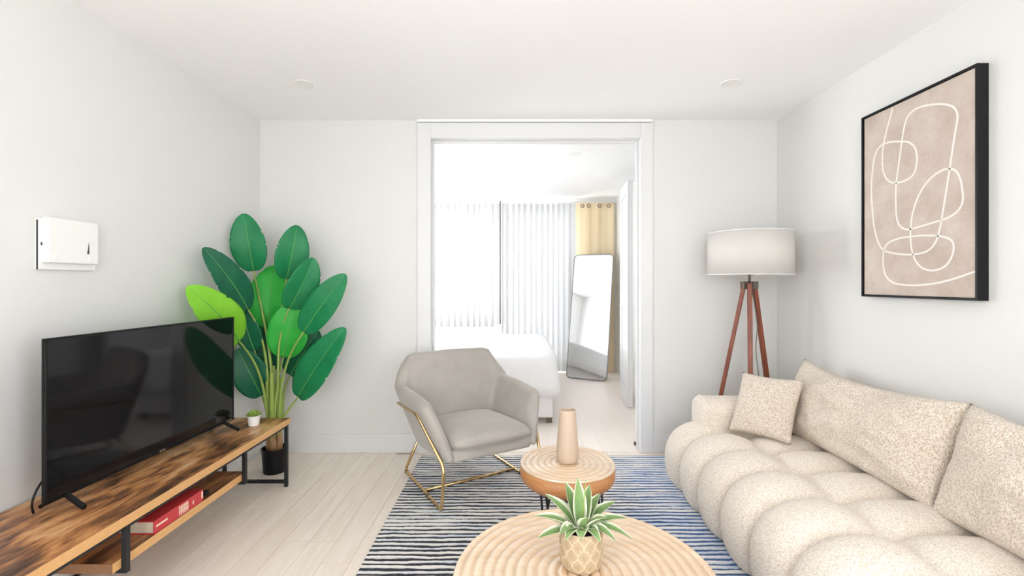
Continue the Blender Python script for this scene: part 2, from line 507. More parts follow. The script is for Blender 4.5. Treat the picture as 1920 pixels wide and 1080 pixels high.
# ------------------------------------------------------------------ rug
def rug_mat():
    m = N('striped_rug')
    tc = m.n('ShaderNodeTexCoord'); sep = m.n('ShaderNodeSeparateXYZ', ins={0: tc.outputs['Object']})
    X, Y = sep.outputs[0], sep.outputs[1]
    wob = m.noise(m.coord((5, 14, 1)), 1.0, 3, .6)
    ph = m.math('ADD', m.math('MULTIPLY', Y, 1/.0355), m.math('MULTIPLY', wob, .9))
    s = m.math('MULTIPLY_ADD', m.math('SINE', m.math('MULTIPLY', ph, 2*math.pi)), .5, .5)
    n1 = m.noise(m.coord((2.2, 30, 1)), 1.0, 3, .6)
    n2 = m.noise(m.coord((1.2, 3.0, 1)), 1.0, 2, .5)
    fibre = m.noise(m.coord((60, 260, 60)), 1.0, 2, .6)
    tt = m.math('ADD', m.math('ADD', s, m.math('MULTIPLY', m.math('SUBTRACT', n1, .5), 1.2)), m.math('MULTIPLY', m.math('SUBTRACT', n2, .5), .9))
    tt = m.math('ADD', tt, m.math('MULTIPLY', m.math('SUBTRACT', fibre, .5), .55))
    far = m.maprange(Y, .2, 1.35, 0, .16)
    mask = m.maprange(m.math('SUBTRACT', tt, far), .46, .74)
    blue = m.maprange(m.math('ADD', X, m.math('MULTIPLY', m.math('SUBTRACT', n2, .5), .9)), -.15, .55)
    dark = m.mix(blue, (.030, .034, .045), (.055, .13, .30))
    light = m.mix(m.maprange(m.math('ADD', n1, m.math('MULTIPLY', blue, .12)), .48, .72), (.80, .775, .745), (.52, .60, .74))
    c = m.mix(mask, light, dark)
    h = m.math('ADD', s, m.math('MULTIPLY', fibre, .8))
    return m.done(m.prin(c, .95, 0, m.bump(h, .35, .006), Specular_IOR_Level=.1, Sheen_Weight=.1))
M['rug'] = rug_mat()
rg = MB().box(-.68, 1.62, .55, 3.31, 0, .011).build('area_rug', M['rug'], loc=(.47, 1.93, 0), bevel=.004)
tag(rg, 'cream rug with broken navy and blue stripes under the tables', 'rug')
RZ = .011

# ------------------------------------------------------------------ tv stand
SX, SW = -1.395, -1.868    # front and wall side
SY0, SY1 = .98, 2.85
SZ = .417
ts = thing('tv_stand', ((SX+SW)/2, (SY0+SY1)/2, 0), 'long low rustic brown wooden TV stand with black metal frame', 'tv stand')
MB().box(SW, SX-.002, SY0+.002, SY1-.002, SZ-.035, SZ).build('top_board', M['rustic'], ts)
MB().box(SX-.002, SX, SY0, SY1, SZ-.035, SZ).build('edge_band', M['edge'], ts)
MB().box(SW, SX-.002, SY1-.002, SY1, SZ-.035, SZ).build('edge_band', M['edge'], ts)
g = .019; zt = SZ-.035
for xx in (SX-.022, SW+.06):
    MB().box(xx-g/2, xx+g/2, SY0+.005, SY1-.005, zt-g, zt).build('top_rail', M['black'], ts, bevel=.002)
xf, xb = SX-.014, SW+.08
for yy in (SY0+.02, SY1-.02):   # end frames on the floor
    for xx in (xf, xb):
        MB().box(xx-g/2, xx+g/2, yy-g/2, yy+g/2, 0, zt).build('leg', M['black'], ts, bevel=.002)
    MB().box(xb+g/2, xf-g/2, yy-g/2, yy+g/2, .022, .022+g).build('floor_bar', M['black'], ts, bevel=.002)
    MB().box(xb+g/2, xf-g/2, yy-g/2, yy+g/2, zt-g, zt).build('top_bar', M['black'], ts, bevel=.002)
hz = .207
for yy in (1.665, 2.395):       # hanging frames that carry the shelf
    for xx in (xf, xb):
        MB().box(xx-g/2, xx+g/2, yy-g/2, yy+g/2, hz, zt).build('hanger', M['black'], ts, bevel=.002)
    MB().box(xb+g/2, xf-g/2, yy-g/2, yy+g/2, hz, hz+g).build('hanger_bar', M['black'], ts, bevel=.002)
sx1 = xf-.011
hs = hz+g
MB().box(xb+.012, sx1-.002, 1.625, 2.425, hs, hs+.034).build('shelf', M['rustic'], ts)
MB().box(sx1-.002, sx1, 1.625, 2.425, hs, hs+.034).build('edge_band', M['edge'], ts)
MB().box(xb+.012, sx1-.002, 1.623, 1.625, hs, hs+.034).build('end_band', flat('shaded_end_band', (.26, .13, .06), .5), ts)  # near end in plain darker brown: its shade put into the colour
SHZ = hs+.034

# red book lying on the shelf
bk = thing('book', (-1.50, 1.96, SHZ), 'thick red hardcover book lying on the lower shelf of the TV stand', 'book')
by0, by1, bx0, bx1, bh = 1.815, 2.10, -1.66, sx1-.004, .052
MB().box(bx0, bx1, by0, by1, SHZ, SHZ+.004).build('cover', M['bookred'], bk)
MB().box(bx0, bx1, by0, by1, SHZ+bh-.004, SHZ+bh).build('cover', M['bookred'], bk)
MB().box(bx1-.004, bx1, by0, by1, SHZ+.004, SHZ+bh-.004).build('spine', M['bookred'], bk)
MB().box(bx0+.004, bx1-.004, by0+.004, by1-.004, SHZ+.004, SHZ+bh-.004).build('pages', M['paper'], bk)
pr = MB()
e = bx1+.0005
def mark(y0, y1, z0, z1): pr.box(bx1-.001, e, by0+(by1-by0)*y0, by0+(by1-by0)*y1, SHZ+bh*z0, SHZ+bh*z1)
mark(.035, .245, .46, .60)
for i in range(6):
    mark(.47+i*.034, .47+i*.034+.022, .58, .86); mark(.47+i*.034, .47+i*.034+.024, .24, .50)
mark(.47, .67, .10, .16); mark(.47, .67, .53, .56)
mark(.745, .80, .40, .46); mark(.766, .778, .24, .66)
mark(.955, .99, .28, .84)
tag(pr.build('spine_print', M['print'], bk), kind='stuff')
# black remote beside the book
rm = MB().box(-1.535, -1.44, 2.13, 2.17, SHZ, SHZ+.02).build('remote_control', M['blackplastic'], loc=(-1.49, 2.15, SHZ), bevel=.006)
tag(rm, 'small black object on the shelf behind the red book', 'remote')

# ------------------------------------------------------------------ television
def screen_mat():
    m = N('tv_screen')
    return m.done(m.prin((.004, .004, .005), .06, 0, None, Specular_IOR_Level=.38, IOR=1.5))
M['screen'] = screen_mat()
A = Vector((-1.673, 1.63, 0)); B = Vector((-1.637, 2.663, 0))
ang = math.atan2((B-A).y, (B-A).x)
tv = thing('television', ((A+B)/2 + Vector((0, 0, SZ))), 'large black flat-screen television standing on the TV stand', 'television', rot=(0, 0, ang))
L = (B-A).length; zb, zt2 = .046, .637   # above stand top ; local x along the screen, -y towards the room
hx = L/2
MB().box(-hx, hx, 0, .006, zb, zt2).build('back_shell', M['blackplastic'], tv, local=True, bevel=.002)
MB().box(-hx*.8, hx*.8, .006, .055, zb+.03, zb+.36).build('rear_housing', M['blackplastic'], tv, local=True, bevel=.012)
bz = .008
bzl = MB().box(-hx, hx, -.010, 0, zb, zb+.018).build('bezel_bottom', M['blackplastic'], tv, local=True, bevel=.002)
MB().box(-hx, hx, -.010, 0, zt2-bz, zt2).build('bezel_top', M['blackplastic'], tv, local=True, bevel=.002)
MB().box(-hx, -hx+bz, -.010, 0, zb+.018, zt2-bz).build('bezel_side', M['blackplastic'], tv, local=True, bevel=.002)
MB().box(hx-bz, hx, -.010, 0, zb+.018, zt2-bz).build('bezel_side', M['blackplastic'], tv, local=True, bevel=.002)
MB().box(-hx+bz, hx-bz, -.007, -.001, zb+.018, zt2-bz).build('screen', M['screen'], tv, local=True)
lg = MB()
for i in range(3):
    lg.box(-.016+i*.012, -.016+i*.012+.008, -.0106, -.010, zb+.005, zb+.013)
lg.build('maker_mark', M['steel'], tv, local=True)
MB().box(hx-.07, hx-.02, -.0106, -.010, zb+.006, zb+.011).build('small_sticker', M['steel'], tv, local=True)
for sx in (-1, 1):
    f0 = sx*hx*.845
    ft = MB()
    ft.bar((f0, .01, zb+.012), (f0+sx*.012, -.085, .008), .017, .014)
    ft.bar((f0, .01, zb+.012), (f0+sx*.012, .085, .008), .017, .014)
    ft.build('foot', M['blackplastic'], tv, local=True, bevel=.003)
# power cable behind the television
cb = catmull([(-1.735, 1.80, .56), (-1.735, 1.72, .545), (-1.735, 1.675, .51), (-1.737, 1.655, .46), (-1.737, 1.66, .421)], 6)
tag(MB().tube(cb, .004, 6).build('power_cable', M['blackplastic'], loc=(-1.737, 1.66, .42), smooth=True), 'thin black cable curving down behind the television', 'cable')
cb = catmull([(-1.852, 1.40, .05), (-1.850, 1.75, .035), (-1.847, 1.95, .02), (-1.835, 2.06, .008), (-1.80, 2.13, .007), (-1.81, 2.22, .007)], 8)
tag(MB().tube(cb, .007, 6).build('floor_cable', M['blackplastic'], loc=(-1.84, 1.8, 0), smooth=True), 'black cable running along the baseboard under the TV stand', 'cable')

# small succulent on the stand
sp = px(476, 797, 2.70); sp.z = SZ
su = thing('potted_succulent', sp, 'tiny green succulent in a white pot on the TV stand', 'plant')
prof = [(.026, 0), (.029, .004), (.034, .055), (.034, .058), (.030, .058), (.029, .048), (0, .048)]
MB().lathe(prof, sp, 28).build('pot', M['white'], su, smooth=False)
def grad_leaf(name, c0, c1, edge=None, rough=.4, tr=0.0, veins=False):
    m = N(name)
    tc = m.n('ShaderNodeTexCoord'); s = m.n('ShaderNodeSeparateXYZ', ins={0: tc.outputs['UV']})
    u, v = s.outputs[0], s.outputs[1]
    vn = m.noise(m.coord((1,1,1)), 14, 3)
    c = m.mix(vn, c0, c1)
    ax = m.math('ABSOLUTE', m.math('SUBTRACT', v, .5))
    if edge: c = m.mix(m.maprange(m.math('ADD', ax, m.math('MULTIPLY', vn, .10)), .33, .50), c, edge)
    nm = None
    if veins:
        ph = m.math('MULTIPLY', m.math('SUBTRACT', u, m.math('MULTIPLY', ax, .55)), 300.0)
        wv = m.math('SINE', ph)
        c = m.mix(m.math('MULTIPLY', m.maprange(wv, .3, 1.0), .22), c, [x*1.5+.01 for x in c1])
        nm = m.bump(wv, .14, .002)
    sh = m.prin(c, rough, 0, nm, Specular_IOR_Level=.35)
    if tr:
        t = m.n('ShaderNodeBsdfTranslucent', ins={'Color': [min(1, q*1.3) for q in c1]+[1]}).outputs[0]
        sh = m.n('ShaderNodeMixShader', ins={0: tr, 1: sh, 2: t}).outputs[0]
    return m.done(sh)
M['succ'] = grad_leaf('succulent_green', (.20, .33, .06), (.38, .50, .12), rough=.5)
def thick_leaf(mb, base, d, length, width, thick, droop, side=None, nu=8, nv=6, shape=.9):
    """pointed fleshy leaf from base in direction d, drooping"""
    d = Vector(d).normalized(); side = Vector(side) if side else d.cross(Vector((0,0,1))).normalized()
    nrm = side.cross(d).normalized()
    def P(u, v, sgn):
        k = .45 + .55*math.sin(math.pi/2*min(1, u/.45)) if u < .45 else math.cos((u-.45)/.55*math.pi/2)**.85
        wv = max(.02, k) * width/2
        x = (v-.5)*2
        up = nrm*((x*x)*wv*.55 + sgn*thick*(1-x*x)*(1-u)**.5)
        return Vector(base) + d*(length*u) + Vector((0,0,-droop*u*u)) + side*(x*wv) + up
    mb.grid(lambda u, v: P(u, v, .5), nu, nv, uv=True)
    mb.grid(lambda u, v: P(u, v, -.5), nu, nv, uv=True, flip=True)
rnd = random.Random(2)
c0 = sp + Vector((0, 0, .052))
for ring, (n, el, ln) in enumerate(((9, 15, .050), (8, 38, .046), (6, 66, .042))):
    for i in range(n):
        a = 2*math.pi*(i + .5*ring)/n + rnd.uniform(-.15, .15)
        dd = (math.cos(a)*math.cos(R(el)), math.sin(a)*math.cos(R(el)), math.sin(R(el)))
        mb = MB(); thick_leaf(mb, c0, dd, ln, .022, .008, 0.0, nu=5, nv=4)
        mb.build('leaf', M['succ'], su, smooth=True)

# ------------------------------------------------------------------ tall plant
pp = Vector((-1.60, 3.06, 0))
tp = thing('potted_plant', pp, 'tall artificial banana-leaf plant in a black pot in the corner', 'plant')
prof = [(.066, 0), (.069, .005), (.080, .150), (.083, .153), (.083, .160), (.076, .160), (.074, .135), (0, .135)]
MB().lathe(prof, pp, 40).build('pot', M['blackplastic'], tp, smooth=False)
def soil():
    m = N('dark_soil'); n_ = m.noise(m.coord(), 90, 4)
    return m.done(m.prin(m.mix(n_, (.02,.013,.008), (.09,.06,.035)), .95, 0, m.bump(n_, .8, .01)))
M['soil'] = soil()
MB().lathe([(.074, .136), (.04, .142), (0, .145)], pp, 24).build('soil', M['soil'], tp, smooth=True)
def stalk_mat():
    m = N('stalk_green')
    tc = m.n('ShaderNodeTexCoord'); s = m.n('ShaderNodeSeparateXYZ', ins={0: tc.outputs['Object']})
    n_ = m.noise(m.coord((30, 30, 8)), 1.6, 4)
    f = m.maprange(m.math('ADD', s.outputs[2], m.math('MULTIPLY', n_, .12)), .28, .36)
    g_ = m.mix(n_, (.16, .27, .04), (.36, .46, .10))
    b_ = m.mix(n_, (.16, .075, .03), (.52, .32, .15))
    return m.done(m.prin(m.mix(f, b_, g_), .5, 0, m.bump(n_, .3, .004)))
M['stalk'] = stalk_mat()
M['petiole'] = flat('petiole_green', (.27, .37, .08), .45, nscale=40, nstr=.1, var=.3)
LM = [grad_leaf('leaf_dark', (.003, .070, .036), (.010, .150, .068), None, .38, .05, True),
      grad_leaf('leaf_mid', (.006, .150, .055), (.018, .270, .095), None, .38, .08, True),
      grad_leaf('leaf_bright', (.020, .36, .045), (.06, .56, .08), None, .4, .25, True),
      grad_leaf('leaf_lime', (.20, .54, .03), (.34, .72, .07), None, .4, .3, True)]
M['rib'] = flat('midrib_green', (.10, .36, .09), .45)
def big_leaf(b, t, hw, mi, n=None, bend=.03, fold=.18, seed=0, petiole=True, root=(0, 0)):
    """leaf blade from base point b to tip t with half width hw (metres), facing about n"""
    rr = random.Random(seed)
    b, t = Vector(b), Vector(t)
    n = Vector(n or (.45, -.85, .25)).normalized()
    ax = t - b; Ln = ax.length; ax.normalize()
    n = (n - ax*n.dot(ax)).normalized(); side = ax.cross(n).normalized()
    tears = [(rr.uniform(.45, .93), rr.choice((0, 1)), rr.uniform(.05, .13)) for _ in range(4)]
    ph = rr.uniform(0, 6)
    def prof(u):
        return (max(0.0, math.sin(math.pi*min(1.0, .03+.97*u**.88)))**.50) * hw if u < .995 else hw*.10
    def P(u, v):
        x = (v-.5)*2; w_ = prof(u)
        s = 1 if x > 0 else 0
        for (tu, ts_, dp) in tears:
            if ts_ == s and abs(u-tu) < .012 and abs(x) > 1-dp: w_ *= 1-dp*.9
        z = -bend*4*(u-.5)**2 + abs(x)*fold*w_ + .05*w_*math.sin(9*u+ph+2*x)*abs(x)
        return b + ax*(Ln*u - .10*hw*abs(x)*0) + side*(x*w_) + n*z
    mb = MB().grid(P, 44, 12, uv=True)
    lf = mb.build('leaf', LM[mi], tp, smooth=True)
    so = lf.modifiers.new('thickness', 'SOLIDIFY'); so.thickness = .0016
    pts = [b + ax*(Ln*u) + n*(-bend*4*(u-.5)**2 + .0015) for u in [i/14*.97 for i in range(15)]]
    MB().tube(pts, [.0042*(1-.8*i/14) for i in range(15)], 6).build('midrib', M['rib'], lf, smooth=True)
    if petiole:
        b2 = pts[0]
        st = pp + Vector((root[0], root[1], .30))
        pb = bez(st, st + Vector((root[0]*.6, root[1]*.6, (b2.z-st.z)*.5)), b2 - ax*min(.25, .35*(b2-st).length), b2, 14)
        MB().tube(pb, [.011-.006*i/14 for i in range(15)], 8).build('petiole', M['petiole'], tp, smooth=True)
def LF(b, t, Yb, Yt, hwpx, mi, seed, n=None, root=(0,0), bend=.03, fold=.18):
    big_leaf(px(*b, Yb), px(*t, Yt), hwpx/F*(Yb+Yt)/2, mi, n, bend, fold, seed, True, root)
LF((475, 509), (456, 401), 3.06, 2.98, 30, 1, 1, (.35, -.9, .1), (-.01, .01))
LF((538, 524), (558, 423), 3.10, 3.08, 29, 1, 2, (.55, -.8, .05), (.0, .03))
LF((472, 582), (389, 466), 2.92, 2.62, 28, 0, 3, (.6, -.7, .35), (-.03, .0), .04)
LF((459, 643), (363, 540), 2.82, 2.47, 37, 3, 4, (.45, -.75, .45), (-.03, -.02), .05, .12)
LF((503, 614), (512, 497), 3.14, 3.17, 38, 2, 5, (.2, -.95, .1), (.0, .02))
LF((544, 581), (589, 486), 3.02, 3.0, 29, 1, 6, (.7, -.7, .05), (.02, .0), .03, .25)
LF((566, 624), (645, 515), 2.98, 2.94, 28, 1, 7, (.35, -.85, .35), (.03, -.01))
LF((530, 671), (556, 562), 3.07, 3.06, 36, 2, 8, (.3, -.95, .05), (.01, -.02))
LF((541, 706), (594, 622), 3.16, 3.14, 30, 0, 9, (.2, -.95, .2), (.03, .02))
LF((552, 748), (641, 617), 3.04, 2.93, 31, 1, 10, (.25, -.85, .45), (.04, .0), .04)
LF((491, 744), (446, 655), 3.06, 2.97, 30, 0, 11, (.4, -.85, .3), (-.04, .01))
LF((498, 702), (487, 598), 3.17, 3.18, 30, 0, 12, (.2, -.95, .1), (-.02, .03))
LF((476, 660), (452, 580), 3.03, 2.95, 22, 0, 13, (.3, -.9, .2), (-.03, .03))
for (dx, dy, h, r0) in ((-.032, -.01, .58, .021), (.0, -.03, .66, .024), (.03, .0, .60, .022), (.0, .025, .62, .019), (-.012, .012, .7, .018)):
    pts = [pp + Vector((dx*(.9+.5*i/10), dy*(.9+.5*i/10), .138 + h*i/10*.8)) for i in range(11)]
    MB().tube(pts, [r0*(1.0-.55*i/10)*(1.15 if i < 2 else 1) for i in range(11)], 10).build('stalk', M['stalk'], tp, smooth=True)

# ------------------------------------------------------------------ wall panel on the left wall
wp = thing('wall_intercom', (XL, 1.93, 1.30), 'white wall-mounted intercom box with two round buttons on the left wall', 'intercom')
MB().box(XL, XL+.02, 1.805, 2.045, 1.305, 1.505).build('back_plate', M['white'], wp, bevel=.002)
MB().box(XL+.02, XL+.048, 1.812, 2.03, 1.332, 1.512).build('cover', M['white'], wp, bevel=.004)
xf2 = XL+.048
for yy in (1.84, 1.99):
    bt = MB()
    bt.tube([(xf2, yy, 1.352), (xf2+.005, yy, 1.352)], .008, 16)
    bt.build('button', M['white'], wp, smooth=False)
MB().ext([(1.975, 1.375), (1.985, 1.375), (1.983, 1.425)], 'x', xf2, xf2+.001).build('speaker_slit', M['dark'], wp)
MB().box(XL+.008, XL+.014, 1.803, 1.806, 1.305, 1.50).build('seam', M['dark'], wp)
MB().box(XL+.019, XL+.024, 1.809, 1.812, 1.40, 1.412).build('screw', M['dark'], wp)

# ------------------------------------------------------------------ armchair
cu, cv = Vector((.857, .515, 0)), Vector((.515, -.857, 0))
ch = thing('armchair', (-.293, 2.92, 0), 'grey velvet armchair with a gold tube frame on the rug', 'armchair', rot=(0, 0, math.atan2(.515, .857)))
# local axes: x = right of the picture, -y = chair front
def a_of(z): return .290 + .122*min(1, max(0, (z-.24)/.345))
def b_of(z): return .245 + .130*max(0, (z-.24)/.55)
def f_of(z): return .350 - .125*max(0, (z-.26)/.33)**1.2
def sm(x, a, b):
    x = min(1, max(0, (x-a)/(b-a))); return x*x*(3-2*x)
HT = .040
def plan(z, s):
    """mid line of the shell seen from above at height z"""
    a, b, f = a_of(z)-HT, b_of(z)-HT, f_of(z)
    rc = .075
    seg1 = f + b - rc; seg2 = 2*(a-rc)
    cut = (0, .30, .37, .63, .70, 1.0)
    if s < cut[1]: return (-a, f - seg1*s/cut[1])
    if s < cut[2]:
        k = (s-cut[1])/(cut[2]-cut[1])*math.pi/2
        return (-a+rc-rc*math.cos(k), -b+rc-rc*math.sin(k))
    if s < cut[3]: return (-a+rc+seg2*(s-cut[2])/(cut[3]-cut[2]), -b)
    if s < cut[4]:
        k = (s-cut[3])/(cut[4]-cut[3])*math.pi/2
        return (a-rc+rc*math.sin(k), -b+rc-rc*math.cos(k))
    return (a, -b+rc+seg1*(s-cut[4])/(cut[5]-cut[4]))
def shell_mid(s, q):
    m = abs(s-.5)*2
    H = .792 - .006*sm(m, 0, .2) - .185*sm(m, .23, .42) - .018*sm(m, .6, 1)
    H -= HT
    z0 = .235 + .035*sm(m, .4, 1.0) + HT*.6
    z = z0 + (H-z0)*q
    u, v = plan(z, s)
    return Vector((u, -v, z))
def shell_loop(s, hs):
    """closed rounded cross-section of the shell at s with half thickness hs"""
    e_ = .004
    def fr(q):
        p = shell_mid(s, q)
        ds = shell_mid(min(1, s+e_), q) - shell_mid(max(0, s-e_), q)
        dq = shell_mid(s, min(1, q+.02)) - shell_mid(s, max(0, q-.02))
        return p, ds.cross(dq).normalized(), dq.normalized()
    out = []; nq = 9
    for i in range(nq+1):
        p, n_, t_ = fr(i/nq); out.append(p + n_*hs)
    p, n_, t_ = fr(1.0)
    for k in range(1, 8):
        a = math.pi*k/8; out.append(p + n_*hs*math.cos(a) + t_*HT*math.sin(a)*(hs/HT)**.5)
    for i in range(nq, -1, -1):
        p, n_, t_ = fr(i/nq); out.append(p - n_*hs)
    p, n_, t_ = fr(0.0)
    for k in range(1, 8):
        a = math.pi*k/8; out.append(p - n_*hs*math.cos(a) - t_*HT*.6*math.sin(a)*(hs/HT)**.5)
    return out
ss_ = [0, .003, .010, .022, .038, .055] + [.055+.89*i/48 for i in range(1, 48)] + [.945, .962, .978, .990, .997, 1.0]
mb = MB(); nl = None
for s_ in ss_:
    d_ = min(s_, 1-s_)
    hs = HT*max(.05, math.sqrt(max(0, 1-(1-min(1, d_/.055))**2)))
    lp = shell_loop(s_, hs); nl = len(lp); mb.v += lp
for i in range(len(ss_)-1):
    for j in range(nl):
        j2 = (j+1) % nl; mb.f.append((i*nl+j, i*nl+j2, (i+1)*nl+j2, (i+1)*nl+j))
mb.f.append(tuple(reversed(range(nl)))); mb.f.append(tuple((len(ss_)-1)*nl+j for j in range(nl)))
mb.build('shell', M['velvet'], ch, smooth=True, local=True, fix=True)
# seat base (between the arms)
mb = MB()
def basept(i, j, k):
    z = (.238, .305)[k] + (.026 if j else 0)
    x = (-1, 1)[i]*(a_of(z)-.045); y = (b_of(z)-.035, -(f_of(z)-.015))[j]
    return Vector((x, y, z))
vs = [basept(i, j, k) for k in (0,1) for j in (0,1) for i in (0,1)]
mb.v = vs; mb.f = [(0,1,3,2),(4,6,7,5),(0,2,6,4),(1,5,7,3),(2,3,7,6),(0,4,5,1)]
mb.build('seat_base', M['velvet'], ch, smooth=True, local=True, bevel=.020, seg=4, fix=True)
# seat cushion
def cushion(mb, cx_, cy_, z0, wx, wy, th, crown, tilt=0.0, n=26, pw_=7.0):
    def P(u, v, sgn):
        x, y = math.sin((u-.5)*math.pi), math.sin((v-.5)*math.pi)
        e = max(0.0, 1-abs(x)**pw_)*max(0.0, 1-abs(y)**pw_)
        e = e**.45
        rx = 1 - .05*abs(y)**8; ry = 1 - .05*abs(x)**8
        cz_ = crown*(1-x*x)*(1-y*y)
        return Vector((cx_ + x*wx/2*rx, cy_ + y*wy/2*ry, z0 + th/2 + sgn*(th/2)*e + (cz_ if sgn > 0 else 0) - tilt*y))
    mb.grid(lambda u, v: P(u, v, 1), n, n); mb.grid(lambda u, v: P(u, v, -1), n, n, flip=True)
mb = MB(); cushion(mb, 0, -.060, .300, .515, .60, .098, .022, .014)
mb.build('seat_cushion', M['velvet'], ch, smooth=True, local=True, fix=True, sub=1)
# gold frame
for sx in (-1, 1):
    X0 = .315*sx
    path = [((a_of(.485)+.004)*sx, .255, .485), ((a_of(.495)+.005)*sx, .08, .492), ((a_of(.505)+.006)*sx, -.135, .505), ((a_of(.275)+.008)*sx, -.318, .268), (.312*sx, -.338, .235), (X0, -.318, .022), (X0, .316, .022), (.268*sx, .195, .25)]
    MB().tube(round_path(path, .035), .0095, 10).build('side_frame', M['gold'], ch, smooth=True, local=True)
    for yy in (-.11, .285):
        MB().tube([(X0, yy-.006, .022), (X0, yy+.006, .022)], .0125, 12).build('glide_ring', M['bronze'], ch, smooth=False, local=True)
MB().tube([(-.315, -.035, .022), (.315, -.035, .022)], .0095, 10).build('cross_bar', M['gold'], ch, smooth=True, local=True)

# ------------------------------------------------------------------ round tables
def ringed_table(name, c, r, z, th, label, pitch, leg_h):
    t_ = thing(name, (c[0], c[1], RZ), label, 'table')
    C3 = Vector((c[0], c[1], 0))
    prof = []
    n = max(3, round(r/pitch)); p = r*.985/n
    def hgt(rr): return .009*abs(math.cos(math.pi*rr/p))**.5
    steps = n*12
    rs = [r*.985*i/steps for i in range(steps+1)]
    prof = [(max(rr, 0.0), z-.009+hgt(rr)) for rr in rs]
    prof += [(r*.992, z-.0005), (r, z-.006), (r, z-.010)]
    prof[0] = (0.0, prof[0][1])
    prof = prof[::-1]
    MB().lathe(prof, C3, 96).build('ridged_top', M['tablewood'], t_, smooth=True)
    band = [(r*.75, z-th), (r-.048, z-th), (r-.040, z-th+.002), (r-.016, z-th+.020), (r-.004, z-th+.034), (r, z-th+.048), (r, z-.010)]
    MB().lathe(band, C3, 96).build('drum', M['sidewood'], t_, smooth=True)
    for k in range(3 if r < .3 else 4):
        nl = 3 if r < .3 else 4
        a = R(-115) + 2*math.pi*k/nl
        ct, st_ = math.cos(a), math.sin(a)
        rad = Vector((ct, st_, 0)); tan = Vector((-st_, ct, 0))
        top = C3 + rad*(r*.68) + Vector((0, 0, z-th)); bot = C3 + rad*(r*.78) + Vector((0, 0, RZ+.007))
        path = [top + tan*.05, bot + tan*.008, bot - tan*.008, top - tan*.05]
        MB().tube(round_path(path, .012), .006, 8).build('hairpin_leg', M['black'], t_, smooth=True)
    return t_
TX, TY, TZ, TR = .250, 2.235, .385, .228
ringed_table('side_table', (TX, TY), TR, TZ, .105, 'small round ridged wooden side table with black hairpin legs, under the beige vase', .034, 0)
KX, KY, KZ, KR = .213, 1.435, .352, .408
ringed_table('coffee_table', (KX, KY), KR, KZ, .10, 'large round ridged wooden coffee table, under the spiky potted plant', .034, 0)
# vase
vc = Vector((TX+.001, TY+.0, TZ))
prof = [(.040, 0), (.047, .002), (.0515, .010), (.0535, .03), (.053, .06), (.0475, .14), (.0415, .215), (.039, .245), (.0385, .252), (.036, .254), (.034, .250), (.036, .2), (.04, .1), (.04, .02), (0, .018)]
tag(MB().lathe(prof, vc, 56).build('vase', M['ceramic'], loc=vc, smooth=True), 'tall tapered matte beige vase on the small side table', 'vase')
# agave
ac = Vector((.209, 1.475, KZ))
ag = thing('potted_agave', ac, 'spiky green and cream agave in a beige lattice-patterned pot on the coffee table', 'plant')
mb = MB(); mb.at = []
nt, nz = 168, 52
def potr(z):
    return .0555 + .0125*min(1, (z/.03))**.6 - .001*max(0, z-.09)/.03
Hh = .122
def lattice(a, z):
    u = a/(2*math.pi)*11; v = z/.058
    cc = .25*math.cos(2*math.pi*v)
    d1 = abs((u+cc) % 1.0); d1 = min(d1, 1-d1); d2 = abs((u-cc+.5) % 1.0); d2 = min(d2, 1-d2)
    dd = min(d1, d2)
    ring = 1.0 if dd < .085 else 0.0
    inner = 1.0 if .20 < dd < .27 else 0.0
    return max(ring, .55*inner)
for i in range(nz+1):
    z = Hh*i/nz
    for j in range(nt):
        a = 2*math.pi*j/nt
        k = lattice(a, z) if 1 < i < nz-2 else .3
        rr = potr(z) + .0016*k
        mb.v.append(ac + Vector((rr*math.cos(a), rr*math.sin(a), z))); mb.at.append(k)
for i in range(nz):
    for j in range(nt):
        j2 = (j+1) % nt
        mb.f.append((i*nt+j, i*nt+j2, (i+1)*nt+j2, (i+1)*nt+j))
b = len(mb.v)
for (rr, z) in ((.062, Hh), (.060, Hh-.004), (.058, Hh-.02)):
    for j in range(nt):
        a = 2*math.pi*j/nt; mb.v.append(ac + Vector((rr*math.cos(a), rr*math.sin(a), z))); mb.at.append(.3)
for i in range(-1, 2):
    o0 = nz*nt if i < 0 else b+i*nt; o1 = b+(i+1)*nt
    for j in range(nt):
        j2 = (j+1) % nt; mb.f.append((o0+j, o0+j2, o1+j2, o1+j))
mb.f.append(tuple(reversed(range(nt))))
def pot_mat():
    m = N('lattice_pot')
    at = m.n('ShaderNodeAttribute', attribute_name='relief')
    n_ = m.noise(m.coord(), 160, 3)
    lo = m.mix(n_, (.34, .25, .155), (.46, .355, .23)); hi = m.mix(n_, (.50, .39, .26), (.60, .48, .34))
    return m.done(m.prin(m.mix(at.outputs['Fac'], lo, hi), .75, 0, m.bump(n_, .25, .003)))
mb.build('pot', pot_mat(), ag, smooth=True)
MB().lathe([(.058, Hh-.02), (.03, Hh-.012), (0, Hh-.01)], ac, 24).build('soil', M['soil'], ag, smooth=True)
M['agave'] = grad_leaf('agave_green', (.13, .25, .08), (.28, .39, .16), (.78, .78, .62), .5, .08)
rnd = random.Random(11)
ab = ac + Vector((0, 0, Hh-.015))
lv = []
